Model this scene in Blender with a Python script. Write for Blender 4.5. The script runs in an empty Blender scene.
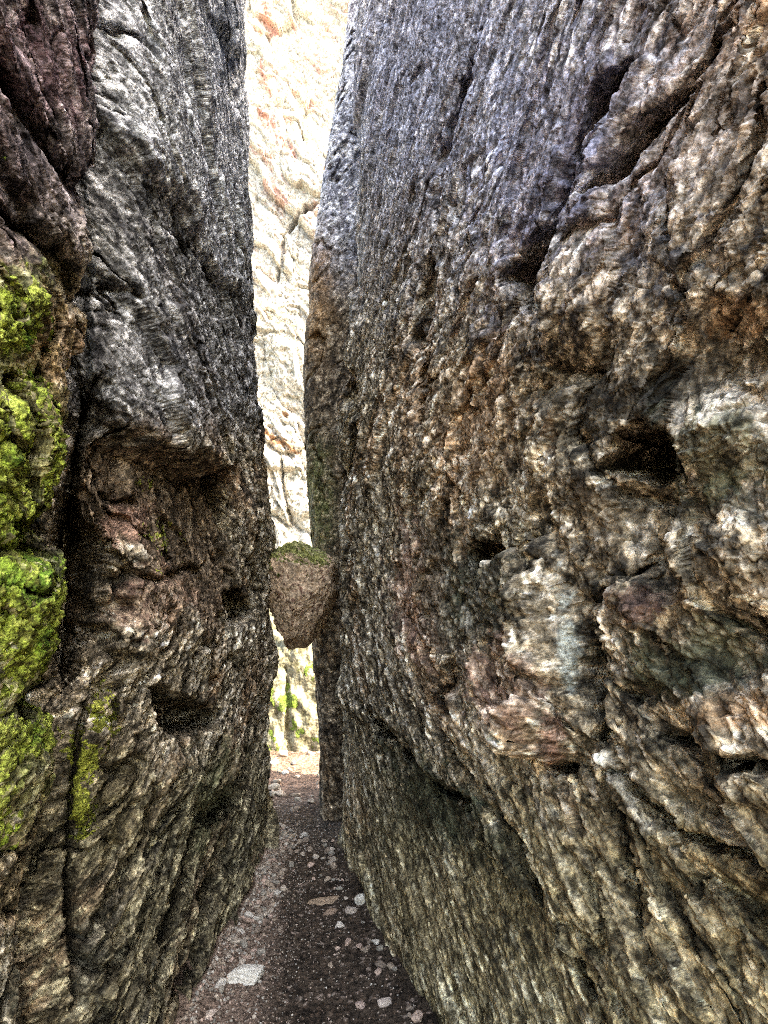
import bpy, math, random
import numpy as np
from concurrent.futures import ThreadPoolExecutor
from mathutils import Vector

C = bpy.context.scene.collection
SC = bpy.context.scene
R = math.radians

# ------------------------------------------------------------------ camera
CAM_Z = 1.5
PITCH = 7.5
FPX = 667.0
cam_d = bpy.data.cameras.new('camera')
cam = bpy.data.objects.new('camera', cam_d)
C.objects.link(cam)
cam.location = (0, 0, CAM_Z)
cam.rotation_euler = (R(90 + PITCH), 0, 0)
cam_d.sensor_fit = 'VERTICAL'
cam_d.sensor_height = 24.0
cam_d.lens = 24.0 * FPX / 1024.0
cam_d.clip_start = 0.02
cam_d.clip_end = 500
SC.camera = cam

# ------------------------------------------------------------------ world, sun, exposure
SUN = Vector((0.90, -0.37, 1.12)).normalized()
sun_el = math.asin(SUN.z)
sun_az = math.atan2(SUN.x, SUN.y)           # from +Y clockwise
w = bpy.data.worlds.new('World')
SC.world = w
w.use_nodes = True
nt = w.node_tree
bg = nt.nodes['Background']
sky = nt.nodes.new('ShaderNodeTexSky')
sky.sky_type = 'NISHITA'
sky.sun_disc = False
sky.sun_elevation = sun_el
sky.sun_rotation = sun_az
sky.dust_density = 3.0
sky.air_density = 1.0
nt.links.new(sky.outputs[0], bg.inputs[0])
bg.inputs[1].default_value = 0.15
sd = bpy.data.lights.new('sun', 'SUN')
sd.energy = 2.5
sd.angle = R(0.5)
sd.color = (1.0, 0.95, 0.87)
so = bpy.data.objects.new('sun', sd)
C.objects.link(so)
so.rotation_euler = SUN.to_track_quat('Z', 'Y').to_euler()
so.location = (6, -3, 12)

vs = SC.view_settings
vs.view_transform = 'Standard'
vs.look = 'None'
vs.gamma = 1.0
vs.use_curve_mapping = False
vs.exposure = 3.75
try:
    vs.use_white_balance = True
    vs.white_balance_temperature = 8200
    vs.white_balance_tint = 8
except Exception:
    pass
SC.render.engine = 'CYCLES'
SC.cycles.use_denoising = False
SC.cycles.filter_width = 1.1
SC.cycles.max_bounces = 6
SC.cycles.diffuse_bounces = 3

# ------------------------------------------------------------------ noise
F = np.float32


U32 = np.uint32


def h2(ix, iy, seed):
    n = ix.astype(np.int32).view(U32) * U32(374761393) + iy.astype(np.int32).view(U32) * U32(668265263) + U32((seed * 2654435761) & 0xffffffff)
    n = (n ^ (n >> U32(13))) * U32(1274126177)
    n = (n ^ (n >> U32(16))) * U32(2246822519)
    return n ^ (n >> U32(15))


def r01(n, k=0):
    n = n * U32((2654435761 + 2 * k * 40503) & 0xffffffff) + U32(k * 7919)
    n = n ^ (n >> U32(15))
    return (n & U32(0xffffff)).astype(F) / F(0xffffff)


def gnoise(x, y, seed=0):
    """2-D gradient noise, about -1..1"""
    x = x.astype(F, copy=False); y = y.astype(F, copy=False)
    x0 = np.floor(x); y0 = np.floor(y)
    fx = x - x0; fy = y - y0
    ux = fx * fx * fx * (fx * (fx * 6 - 15) + 10)
    uy = fy * fy * fy * (fy * (fy * 6 - 15) + 10)
    out = 0
    for dx in (0, 1):
        for dy in (0, 1):
            a = r01(h2(x0 + dx, y0 + dy, seed)) * F(6.2831853)
            g = np.cos(a) * (fx - dx) + np.sin(a) * (fy - dy)
            wx = ux if dx else 1 - ux
            wy = uy if dy else 1 - uy
            out = out + g * wx * wy
    return out * 1.5


def fbm(x, y, seed=0, octv=5, gain=0.5, lac=2.03):
    s = 0; a = 1.0; t = 0
    for i in range(octv):
        s = s + a * gnoise(x, y, seed + i * 17)
        t += a
        x = x * lac + 3.7; y = y * lac + 9.1
        a *= gain
    return s / t * 1.4


def ridged(x, y, seed=0, octv=4, gain=0.5):
    s = 0; a = 1.0; t = 0
    for i in range(octv):
        s = s + a * (1 - np.abs(gnoise(x, y, seed + i * 13)) * 2.0)
        t += a
        x = x * 2.1 + 1.3; y = y * 2.1 + 5.2
        a *= gain
    return s / t


def facet(x, y, seed=0, tilt=1.0):
    """cellular facets: each cell a tilted plane. returns height (-1..1), edge distance F2-F1, cell random"""
    x = x.astype(F, copy=False); y = y.astype(F, copy=False)
    x0 = np.floor(x); y0 = np.floor(y)
    f1 = np.full(x.shape, 9e9, F); f2 = np.full(x.shape, 9e9, F)
    hh = np.zeros(x.shape, F); rr = np.zeros(x.shape, F)
    for dx in (-1, 0, 1):
        for dy in (-1, 0, 1):
            n = h2(x0 + dx, y0 + dy, seed)
            cx = x0 + dx + r01(n, 1); cy = y0 + dy + r01(n, 2)
            ex = x - cx; ey = y - cy
            d = ex * ex + ey * ey
            ra = r01(n, 3)
            h = (ra - 0.5) * 1.1 + tilt * ((r01(n, 4) - 0.5) * ex * 1.8 + (r01(n, 5) - 0.35) * ey * 1.5)
            m = d < f1
            f2 = np.where(m, f1, np.minimum(f2, d))
            hh = np.where(m, h, hh)
            rr = np.where(m, ra, rr)
            f1 = np.where(m, d, f1)
    return hh.astype(F), (np.sqrt(f2) - np.sqrt(f1)).astype(F), rr


def sstep(a, b, x):
    t = np.clip((x - a) / (b - a), 0, 1)
    return t * t * (3 - 2 * t)


# ------------------------------------------------------------------ where a 3-D point stands in the photograph (used only to place features)
cp, sp = math.cos(R(PITCH)), math.sin(R(PITCH))


def project(P):
    X = P[..., 0]; Y = P[..., 1]; Z = P[..., 2] - CAM_Z
    f = Y * cp + Z * sp
    u = -Y * sp + Z * cp
    ok = f > 0.05
    f = np.where(ok, f, 1)
    px = np.where(ok, 384 + FPX * X / f, -9999)
    py = np.where(ok, 512 - FPX * u / f, -9999)
    return px, py


def ground_at(px, py, z=0.0):
    u = (px - 384) / FPX; v = (512 - py) / FPX
    fy = cp - v * sp; fz = sp + v * cp
    t = (z - CAM_Z) / fz
    return (u * t, fy * t)


def poly_sd(px, py, pts):
    """signed distance to a polygon, negative inside"""
    pts = [tuple(map(float, p)) for p in pts]
    d = np.full(px.shape, 1e12, F)
    inside = np.zeros(px.shape, bool)
    n = len(pts)
    for i in range(n):
        ax, ay = pts[i]; bx, by = pts[(i + 1) % n]
        ex, ey = bx - ax, by - ay
        wx = px - ax; wy = py - ay
        t = np.clip((wx * ex + wy * ey) / (ex * ex + ey * ey + 1e-9), 0, 1)
        qx = wx - ex * t; qy = wy - ey * t
        d = np.minimum(d, qx * qx + qy * qy)
        c = (ay > py) != (by > py)
        xi = (bx - ax) * (py - ay) / ((by - ay) if by != ay else 1e-9) + ax
        inside ^= (c & (px < xi))
    d = np.sqrt(d)
    return np.where(inside, -d, d)


def line_d(px, py, pts):
    """distance to a polyline and position 0..1 along it"""
    d = np.full(px.shape, 1e12, F); tt = np.zeros(px.shape, F)
    n = len(pts) - 1
    for i in range(n):
        ax, ay = map(float, pts[i]); bx, by = map(float, pts[i + 1])
        ex, ey = bx - ax, by - ay
        wx = px - ax; wy = py - ay
        t = np.clip((wx * ex + wy * ey) / (ex * ex + ey * ey + 1e-9), 0, 1)
        qx = wx - ex * t; qy = wy - ey * t
        q = qx * qx + qy * qy
        m = q < d
        d = np.where(m, q, d)
        tt = np.where(m, (i + t) / n, tt)
    return np.sqrt(d), tt


def blob(px, py, cx, cy, rx, ry, ang=0):
    a = R(ang); c, s = math.cos(a), math.sin(a)
    dx = px - cx; dy = py - cy
    u = (dx * c + dy * s) / rx; v = (-dx * s + dy * c) / ry
    return np.exp(-(u * u + v * v))


def crack(px, py, pts, width, wpow=1.0):
    d, t = line_d(px, py, pts)
    taper = np.clip(np.minimum(t, 1 - t) * 6, 0.25, 1)
    return np.exp(-(d / (width * taper)) ** 2)


def poly(px, py, pts, soft):
    return 1 - sstep(-soft, soft, poly_sd(px, py, pts))


def lin(r, g, b):
    def f(c):
        c /= 255.0
        return c / 12.92 if c <= 0.04045 else ((c + 0.055) / 1.055) ** 2.4
    return np.array([f(r), f(g), f(b)], F)


def mix(a, b, t):
    return a + (b - a) * t[..., None]


# ------------------------------------------------------------------ materials
def mat_new(name):
    m = bpy.data.materials.new(name)
    m.use_nodes = True
    return m, m.node_tree, m.node_tree.nodes['Principled BSDF']


def stone_material(name, bump=0.5, scale=1.0, rough=0.85, fine=(0.5, 1.5), bdist=0.006, mott=(0.28, 1.65)):
    m, nt, b = mat_new(name)
    N = nt.nodes.new; L = nt.links.new
    at = N('ShaderNodeAttribute'); at.attribute_name = 'tint'
    tc = N('ShaderNodeTexCoord')
    n1 = N('ShaderNodeTexNoise'); n1.inputs['Scale'].default_value = 90 * scale
    n1.inputs['Detail'].default_value = 5; n1.inputs['Roughness'].default_value = 0.65
    L(tc.outputs['Object'], n1.inputs['Vector'])
    mr = N('ShaderNodeMapRange')
    mr.inputs['From Min'].default_value = 0.36; mr.inputs['From Max'].default_value = 0.64
    mr.inputs['To Min'].default_value = fine[0]; mr.inputs['To Max'].default_value = fine[1]
    L(n1.outputs['Fac'], mr.inputs['Value'])
    n3 = N('ShaderNodeTexNoise'); n3.inputs['Scale'].default_value = 26 * scale
    n3.inputs['Detail'].default_value = 9; n3.inputs['Roughness'].default_value = 0.72
    L(tc.outputs['Object'], n3.inputs['Vector'])
    mr3 = N('ShaderNodeMapRange')
    mr3.inputs['From Min'].default_value = 0.40; mr3.inputs['From Max'].default_value = 0.62
    mr3.inputs['To Min'].default_value = mott[0]; mr3.inputs['To Max'].default_value = mott[1]
    L(n3.outputs['Fac'], mr3.inputs['Value'])
    mm = N('ShaderNodeMath'); mm.operation = 'MULTIPLY'
    L(mr.outputs[0], mm.inputs[0]); L(mr3.outputs[0], mm.inputs[1])
    mr = mm
    mul = N('ShaderNodeVectorMath'); mul.operation = 'SCALE'
    L(at.outputs['Color'], mul.inputs[0]); L(mr.outputs[0], mul.inputs['Scale'])
    L(mul.outputs[0], b.inputs['Base Color'])
    v1 = N('ShaderNodeTexVoronoi'); v1.inputs['Scale'].default_value = 70 * scale
    L(tc.outputs['Object'], v1.inputs['Vector'])
    n2 = N('ShaderNodeTexNoise'); n2.inputs['Scale'].default_value = 45 * scale
    n2.inputs['Detail'].default_value = 8; n2.inputs['Roughness'].default_value = 0.7
    L(tc.outputs['Object'], n2.inputs['Vector'])
    ad = N('ShaderNodeMath'); ad.operation = 'ADD'
    L(v1.outputs['Distance'], ad.inputs[0]); L(n2.outputs['Fac'], ad.inputs[1])
    bp = N('ShaderNodeBump'); bp.inputs['Strength'].default_value = bump
    bp.inputs['Distance'].default_value = bdist
    L(ad.outputs[0], bp.inputs['Height']); L(bp.outputs[0], b.inputs['Normal'])
    b.inputs['Roughness'].default_value = rough
    b.inputs['Specular IOR Level'].default_value = 0.2
    return m


M_ROCK = stone_material('rough_rock', bump=0.8, bdist=0.008)
M_CLIFF = stone_material('pale_cliff_rock', mott=(0.75, 1.2), bump=0.5, scale=0.5, bdist=0.01)
M_BOULDER = stone_material('brown_boulder_rock', mott=(0.6, 1.3), bump=0.5, bdist=0.004, scale=.7)
M_MOSS = stone_material('green_moss', bump=0.8, scale=2.2, rough=0.95, fine=(0.45, 1.45))
M_DIRT = stone_material('dark_dirt', bump=0.7, scale=1.6, rough=0.95, fine=(0.6, 1.35), bdist=0.004)
M_PEBBLE = stone_material('pale_stone', mott=(0.8, 1.15), bump=0.4, scale=2.0, rough=0.8, fine=(0.8, 1.15), bdist=0.003)


# ------------------------------------------------------------------ mesh helpers
def mesh_np(name, V, Q, colors, mat, parent=None, tri=None):
    me = bpy.data.meshes.new(name)
    V = np.ascontiguousarray(V.reshape(-1, 3), dtype=F)
    me.vertices.add(len(V))
    me.vertices.foreach_set('co', V.ravel())
    k = Q.shape[1]
    me.loops.add(Q.size)
    me.loops.foreach_set('vertex_index', Q.astype(np.int32).ravel())
    me.polygons.add(len(Q))
    me.polygons.foreach_set('loop_start', np.arange(0, Q.size, k, dtype=np.int32))
    me.update(calc_edges=True)
    at = me.attributes.new('tint', 'FLOAT_COLOR', 'POINT')
    c4 = np.ones((len(V), 4), F)
    c4[:, :3] = np.clip(colors.reshape(-1, 3), 0, 1)
    at.data.foreach_set('color', c4.ravel())
    me.materials.append(mat)
    o = bpy.data.objects.new(name, me)
    C.objects.link(o)
    if parent is not None:
        o.parent = parent
    return o


def grid_quads(nr, nc, closed, flip=False):
    r = np.arange(nr - 1)[:, None]; c = np.arange(nc if closed else nc - 1)[None, :]
    c2 = (c + 1) % nc
    a = r * nc + c; b = r * nc + c2; d = (r + 1) * nc + c; e = (r + 1) * nc + c2
    q = np.stack([a, b, e, d], -1).reshape(-1, 4)
    return q[:, ::-1] if flip else q


def smooth_path(pts, closed=True, it=3):
    P = np.array(pts, float)
    for _ in range(it):
        nxt = np.roll(P, -1, 0)
        a = P * 0.75 + nxt * 0.25; b = P * 0.25 + nxt * 0.75
        P = np.stack([a, b], 1).reshape(-1, 2)
    return P


ISO = 560.0


def rock_columns(pts, n_fine, slot_sign):
    """closed plan outline resampled so that the columns are about one picture column apart where the photo looks"""
    P = smooth_path(pts)
    P = np.vstack([P, P[:1]])
    seg = np.linalg.norm(np.diff(P, axis=0), axis=1)
    s = np.concatenate([[0], np.cumsum(seg)])
    ss = np.linspace(0, s[-1], 9000)
    X = np.interp(ss, s, P[:, 0]); Y = np.interp(ss, s, P[:, 1])
    tx = np.gradient(X); ty = np.gradient(Y)
    l = np.hypot(tx, ty) + 1e-9
    nx, ny = slot_sign * -ty / l, slot_sign * tx / l
    facing = (-(X * nx + Y * ny)) > -0.15          # faces the camera side
    ang = np.degrees(np.arctan2(X, Y))
    vis = facing & (np.abs(ang) < 36) & (Y > 0.3)
    dist = np.hypot(X, Y)
    px = 384 + FPX * X / np.maximum(Y, 0.3)
    dpx = np.abs(np.gradient(px)) / np.gradient(ss)
    dens = np.where(vis, np.maximum(dpx, ISO / np.maximum(dist, .5)), 0)
    outer = facing & ~vis & (Y > -0.9) & (dist < 4)
    dens = np.where(outer, 190 / np.maximum(dist, .7), dens)
    dens = np.convolve(dens, np.ones(60) / 60, 'same')
    dens = dens * (s[-1] / 9000.0) * n_fine + 140 / 9000.0
    cum = np.cumsum(dens); n = int(cum[-1])
    t = np.interp(np.arange(n) + 0.5, cum, ss)
    kern = np.ones(25) / 25
    nxs = np.convolve(np.r_[nx[-12:], nx, nx[:12]], kern, 'valid'); nys = np.convolve(np.r_[ny[-12:], ny, ny[:12]], kern, 'valid')
    return (t, np.interp(t, ss, X), np.interp(t, ss, Y), np.interp(t, ss, nxs), np.interp(t, ss, nys))


def rock_rows(dist, nrow, z0, z1, e0=-40, e1=50):
    """(nrow, ncol) heights: finest where the photo looks"""
    lo = np.maximum(z0, CAM_Z + dist * math.tan(R(e0)))
    hi = np.minimum(z1, CAM_Z + dist * math.tan(R(e1)))
    n_lo, n_hi = 24, 70
    core = nrow - n_lo - n_hi
    a = np.linspace(0, 1, n_lo, endpoint=False)[:, None] * (lo - z0)[None] + z0
    b = lo[None] + np.linspace(0, 1, core)[:, None] * (hi - lo)[None]
    c = hi[None] + np.linspace(0, 1, n_hi + 1)[1:, None] * (z1 - hi)[None]
    # keep strictly rising
    Z = np.vstack([a, b, c])
    Z += np.linspace(0, 0.002, nrow)[:, None]
    return Z


def chunked(fn, *arrs, rows=40):
    """run a pointwise function over blocks of rows on all processors; it returns a dict of arrays"""
    n = arrs[0].shape[0]
    blocks = [(i, min(n, i + rows)) for i in range(0, n, rows)]
    with ThreadPoolExecutor(4) as ex:
        out = list(ex.map(lambda ab: fn(*[a_[ab[0]:ab[1]] for a_ in arrs]), blocks))
    return {k: np.concatenate([o[k] for o in out], 0) for k in out[0]}


def build_rock(name, pts, slot_sign, n_fine, nrow, z0, z1, offset, relief, paint, centre, moss=None, e1=50, mossh=0.007, foot=None):
    s, X, Y, nx, ny = rock_columns(pts, n_fine, slot_sign)
    dist = np.clip(np.hypot(X, Y), 0.7, 12)
    Z = rock_rows(dist, nrow, z0, z1, e1=e1).astype(F)
    nr, nc = Z.shape
    S = np.ascontiguousarray(np.broadcast_to(s.astype(F), Z.shape))
    B = np.stack([np.broadcast_to(X, Z.shape), np.broadcast_to(Y, Z.shape), Z], -1).astype(F)
    B[..., 0] += offset(B[..., 1], Z)
    seedw = (len(name) * 7 + int(centre[1] * 10)) % 50

    def wander(S, Z, B):
        px, py = project(B)
        jx = fbm(S * 2.2, Z * 2.2, 901 + seedw, 4); jy = fbm(S * 2.2, Z * 2.2, 951 + seedw, 4)
        sc = 667 / np.maximum(B[..., 1], 0.6)
        jx = jx + 0.45 * fbm(S * 14, Z * 14, 971, 3); jy = jy + 0.45 * fbm(S * 14, Z * 14, 981, 3)
        return px + jx * np.minimum(sc * 0.02, 8), py + jy * np.minimum(sc * 0.04, 14)

    def pass1(S, Z, B):
        qx, qy = wander(S, Z, B)
        d, aux = relief(S, Z, qx, qy, B)
        aux = {k: np.broadcast_to(v, Z.shape) for k, v in aux.items()}
        aux['D'] = d - 0.5 * np.clip((Z - (z1 - 1.2)) / 1.2, 0, 1) ** 2.5
        return aux
    A1 = chunked(pass1, S, Z, B)
    D = A1['D']
    for _ in range(3):
        D = (np.roll(D, 1, 1) + 2 * D + np.roll(D, -1, 1)) / 4
        D[1:-1] = (D[:-2] + 2 * D[1:-1] + D[2:]) / 4
    A1['D'] = D
    P = B.copy()
    P[..., 0] += nx * D
    P[..., 1] += ny * D
    T = A1['T'] * np.ones_like(D)
    for _ in range(2):
        T = (np.roll(T, 1, 1) + 2 * T + np.roll(T, -1, 1)) / 4
        T[1:-1] = (T[:-2] + 2 * T[1:-1] + T[2:]) / 4
    # clefts and holes run on into the rock, away from the path's near end
    hx = P[..., 0]; hy = np.maximum(P[..., 1], 0.3)
    hl = np.hypot(hx, hy)
    P[..., 0] += hx / hl * T + nx * -0.15 * T
    P[..., 1] += hy / hl * T
    P[..., 2] += np.clip((P[..., 2] - CAM_Z) / hl, -1, 1) * T
    # true normals of the large shapes
    dc = np.roll(P, -1, 1) - np.roll(P, 1, 1)
    dr = np.gradient(P, axis=0)
    Nn = np.cross(dc, dr) * (-slot_sign)
    Nn /= np.linalg.norm(Nn, axis=-1, keepdims=True) + 1e-9
    flipn = (Nn[..., 0] * nx + Nn[..., 1] * ny) < 0
    Nn[flipn] *= -1
    Nn += 0.35 * np.stack([np.broadcast_to(nx, Z.shape), np.broadcast_to(ny, Z.shape), 0 * Z], -1)
    Nn /= np.linalg.norm(Nn, axis=-1, keepdims=True) + 1e-9
    keys = sorted(A1)

    def pass2(S, Z, P, *av):
        aux = dict(zip(keys, av))
        d1 = aux['D']
        qx, qy = wander(S, Z, P)
        # coordinates that run over the steps instead of smearing along them
        up = np.clip((Z - CAM_Z) * 2.5, -1, 1)
        Sb = S + 1.0 * d1 + 0.8 * aux['T']
        Zb = Z + 0.8 * d1 * up
        d2, cells, b = crag_detail(Sb, Zb, aux)
        aux.update(c3=cells[1], c4=cells[2], b=b)
        out = {'d2': d2, 'col': paint(Sb, Zb, qx, qy, P, d1, aux).astype(F)}
        if moss:
            m, mc = moss(Sb, Zb, qx, qy, P, d1, aux)
            tuft = facet(Sb * 45, Zb * 45, 77)[0] * 0.5 + fbm(Sb * 90, Zb * 90, 71, 3) * 0.8 + fbm(Sb * 18, Zb * 18, 72, 3) * 0.9
            out['mask'] = m
            out['mcol'] = np.broadcast_to(mc, Z.shape + (3,)).astype(F)
            out['th'] = (mossh + 0.006 * tuft) * np.clip(m, 0, 1) - 0.003
        return out
    A2 = chunked(pass2, S, Z, P, *[A1[k] for k in keys])
    d2 = A2['d2']
    d2 = (np.roll(d2, 1, 1) + 4 * d2 + np.roll(d2, -1, 1)) / 6
    P = P + Nn * d2[..., None]
    col = A2['col']
    if foot is not None:
        k = np.argmin(np.abs(Z[:, 0] - 0.03))
        kk = np.argmin(np.abs(Z - 0.04), axis=0)
        fx = P[kk, np.arange(nc)]
        vis = (Y > 1.6) & (Y < 5.2) & (nx * -slot_sign > 0.3 if False else np.abs(nx) > 0.3)
        foot.append((fx[vis, 1], fx[vis, 0]))
    caps = []
    cc = []
    for k, (a, dz) in enumerate(((0.12, 0.12), (0.3, 0.22), (0.6, 0.3), (0.97, 0.33))):
        t = P[-1] * (1 - a) + np.array([centre[0], centre[1], z1]) * a
        t[:, 2] = z1 + dz + 0.1 * gnoise(t[:, 0] * 1.5, t[:, 1] * 1.5, 5)
        caps.append(t); cc.append(col[-1])
    V = np.concatenate([P, np.array(caps)], 0)
    K = np.concatenate([col, np.array(cc)], 0)
    flip = slot_sign > 0
    Q = grid_quads(V.shape[0], nc, True, flip)
    o = mesh_np(name, V, Q, K, M_ROCK)
    if moss:
        mask = A2['mask']; th = A2['th']
        V2 = P + Nn * th[..., None]
        V2[..., 2] += 0.3 * th
        Qm = grid_quads(nr, nc, True, flip)
        keep = (mask.ravel()[Qm] > 0.02).all(1)
        Qm = Qm[keep]
        used, inv = np.unique(Qm, return_inverse=True)
        mesh_np('moss', V2.reshape(-1, 3)[used], inv.reshape(-1, 4), A2['mcol'].reshape(-1, 3)[used], M_MOSS, parent=o)
    return o


FOOT_L, FOOT_R = [], []


def tag(o, label=None, cat=None, group=None, kind=None):
    if label: o['label'] = label
    if cat: o['category'] = cat
    if group: o['group'] = group
    if kind: o['kind'] = kind
    return o


# ------------------------------------------------------------------ generic rock relief
def logcosh(x):
    x = np.abs(x)
    return x + np.log1p(np.exp(-2 * x)) - math.log(2)


def grain(S, Z, k, z_mid):
    ku, kl = k
    return S + (ku - kl) / 2 * (Z - z_mid) + (ku + kl) / 2 * 0.6 * logcosh((Z - z_mid) / 0.6)


def craggy(S, Z, k, z_mid, seed, rough, streak, stretch=2.2, big=1.0, tamp=2.2):
    """fractured rock, large scales: tilted facets drawn out along the slanting grain of the rock"""
    b = grain(S, Z, k, z_mid)
    b1 = b + fbm(b * 1.7, Z * 1.3, seed + 1, 4) * 0.12; a1 = Z + fbm(b * 1.7, Z * 1.3, seed + 2, 4) * 0.2
    D = -0.03; T = 0
    for i, (wd, amp) in enumerate(((0.8, 0.095), (0.34, 0.050), (0.15, 0.018))):
        h, e, r = facet(b1 / wd + i * 13.1, a1 / (wd * stretch) + i * 7.7, seed + i * 5)
        D = D + amp * h * (big if i < 2 else rough)
        if i > 0:
            ee = np.exp(-(e / 0.07) ** 2) * rough * (r > 0.5)
            D = D - amp * 0.3 * ee
            T = T + amp * tamp * ee
        b1 = b1 + fbm(b / wd * 2.3, Z / wd * 2.3, seed + 40 + i, 3) * wd * 0.22
        a1 = a1 + fbm(b / wd * 2.3 + 9, Z / wd * 2.3, seed + 60 + i, 3) * wd * 0.3
    D = D + 0.016 * rough * ridged(b * 4, Z * 2.4, seed + 80, 3, gain=0.6)
    st = fbm(b * 14, Z * 1.6, seed + 90, 3, gain=0.6)
    D = D + 0.022 * streak * st
    return D, dict(T=T, rough=rough + 0 * Z, streak=streak + 0 * Z, st=st, ku=k[0] + 0 * Z, kl=k[1] + 0 * Z, zm=z_mid + 0 * Z, seed=seed + 0 * Z)


def crag_detail(S, Z, aux):
    k = (float(aux['ku'].flat[0]), float(aux['kl'].flat[0])); zm = float(aux['zm'].flat[0]); seed = int(aux['seed'].flat[0])
    rough = aux['rough']; streak = aux['streak']
    b = grain(S, Z, k, zm) * (0.72 if sum(k) > 1 else 1.0)
    b1 = b + fbm(b * 9, Z * 7, seed + 7, 3) * 0.02; a1 = Z + fbm(b * 9, Z * 7, seed + 8, 3) * 0.03
    D = 0
    cells = []
    for i, (wd, amp) in enumerate(((0.075, 0.0080), (0.034, 0.0062), (0.016, 0.0052), (0.0085, 0.0032))):
        h, e, r = facet(b1 / wd + i * 3.1, a1 / (wd * 1.35) + i * 7.7, seed + 20 + i * 5)
        D = D + amp * h * rough
        if i == 0:
            D = D - amp * 0.6 * np.exp(-(e / 0.08) ** 2) * rough * (r > 0.4)
        cells.append(r)
        b1 = b1 + gnoise(b / wd * 2.3, Z / wd * 2.3, seed + 43 + i) * wd * 0.2
        a1 = a1 + gnoise(b / wd * 2.3 + 9, Z / wd * 2.3, seed + 63 + i) * wd * 0.25
    D = D + 0.006 * (0.35 + 0.65 * rough) * fbm(b * 30, Z * 24, seed + 83, 4, gain=0.7)
    D = D + 0.007 * streak * ridged(b * 22, Z * 5, seed + 93, 5, gain=0.66)
    return D, cells, b


def rock_tones(S, Z, aux, seed, base, dark, light, warm, streaky):
    """mineral and lichen mottling over the given base tones"""
    b = aux['b']
    n1 = fbm(b * 2.4, Z * 1.5, seed + 1, 4)
    n2 = fbm(b * 9, Z * 6, seed + 2, 4, gain=0.65)
    n3 = fbm(b * 40, Z * 30, seed + 3, 4, gain=0.7)
    n4 = fbm(b * 30, Z * 4.5, seed + 4, 3, gain=0.6)
    c = np.broadcast_to(base, S.shape + (3,)).astype(F)
    c = mix(c, warm, sstep(0.0, 0.5, n1) * 0.7)
    c = mix(c, dark, sstep(0.02, 0.36, n2 * 0.6 + n3 * 0.6 + n4 * streaky) * 0.9)
    c = mix(c, light, sstep(0.06, 0.42, -n2 * 0.45 - n3 * 0.7 - n4 * streaky * 0.6 + (aux['c3'] - 0.5) * 0.4) * 0.9)
    c = c * ((0.45 + 1.15 * aux['c4'] ** 1.6) * (0.72 + 0.56 * aux['c3']))[..., None]
    return c


ROCK = lin(166, 152, 128); DARK = lin(44, 42, 38); LIGHT = lin(226, 216, 198); WARM = lin(172, 138, 106)
HAZE_GREY = lin(194, 196, 208); HAZE_GREYL = lin(226, 226, 234); HAZE_GREYD = lin(92, 92, 106)  # upper rock greys, made paler and bluer to paint in the haze
def patch_mask(m, n, nh, amt):
    return sstep(0.22, 0.62, m * (1 + .3 * n) + 0.38 * n + 0.30 * nh - 0.02 * (m < .02) - 0.5 * (m < .05)) * amt


GREEN = lin(96, 102, 72); OLIVE = lin(146, 134, 98); ORANGE = lin(196, 152, 108); PINK = lin(180, 142, 124); RED = lin(132, 104, 92)
PURPLE = lin(126, 108, 110); LICHEN = lin(82, 88, 70); TAN = lin(178, 160, 124); BLUEW = lin(190, 196, 186)


# ------------------------------------------------------------------ the big wall on the right
def right_offset(Y, Z):
    far = sstep(3.0, 4.6, Y)
    return far * np.interp(Z, [0, 3, 6, 8], [0.035, 0.075, 0.17, 0.26]) + (1 - far) * np.interp(Z, [0, 2, 8], [0, 0, 0.35])


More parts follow.
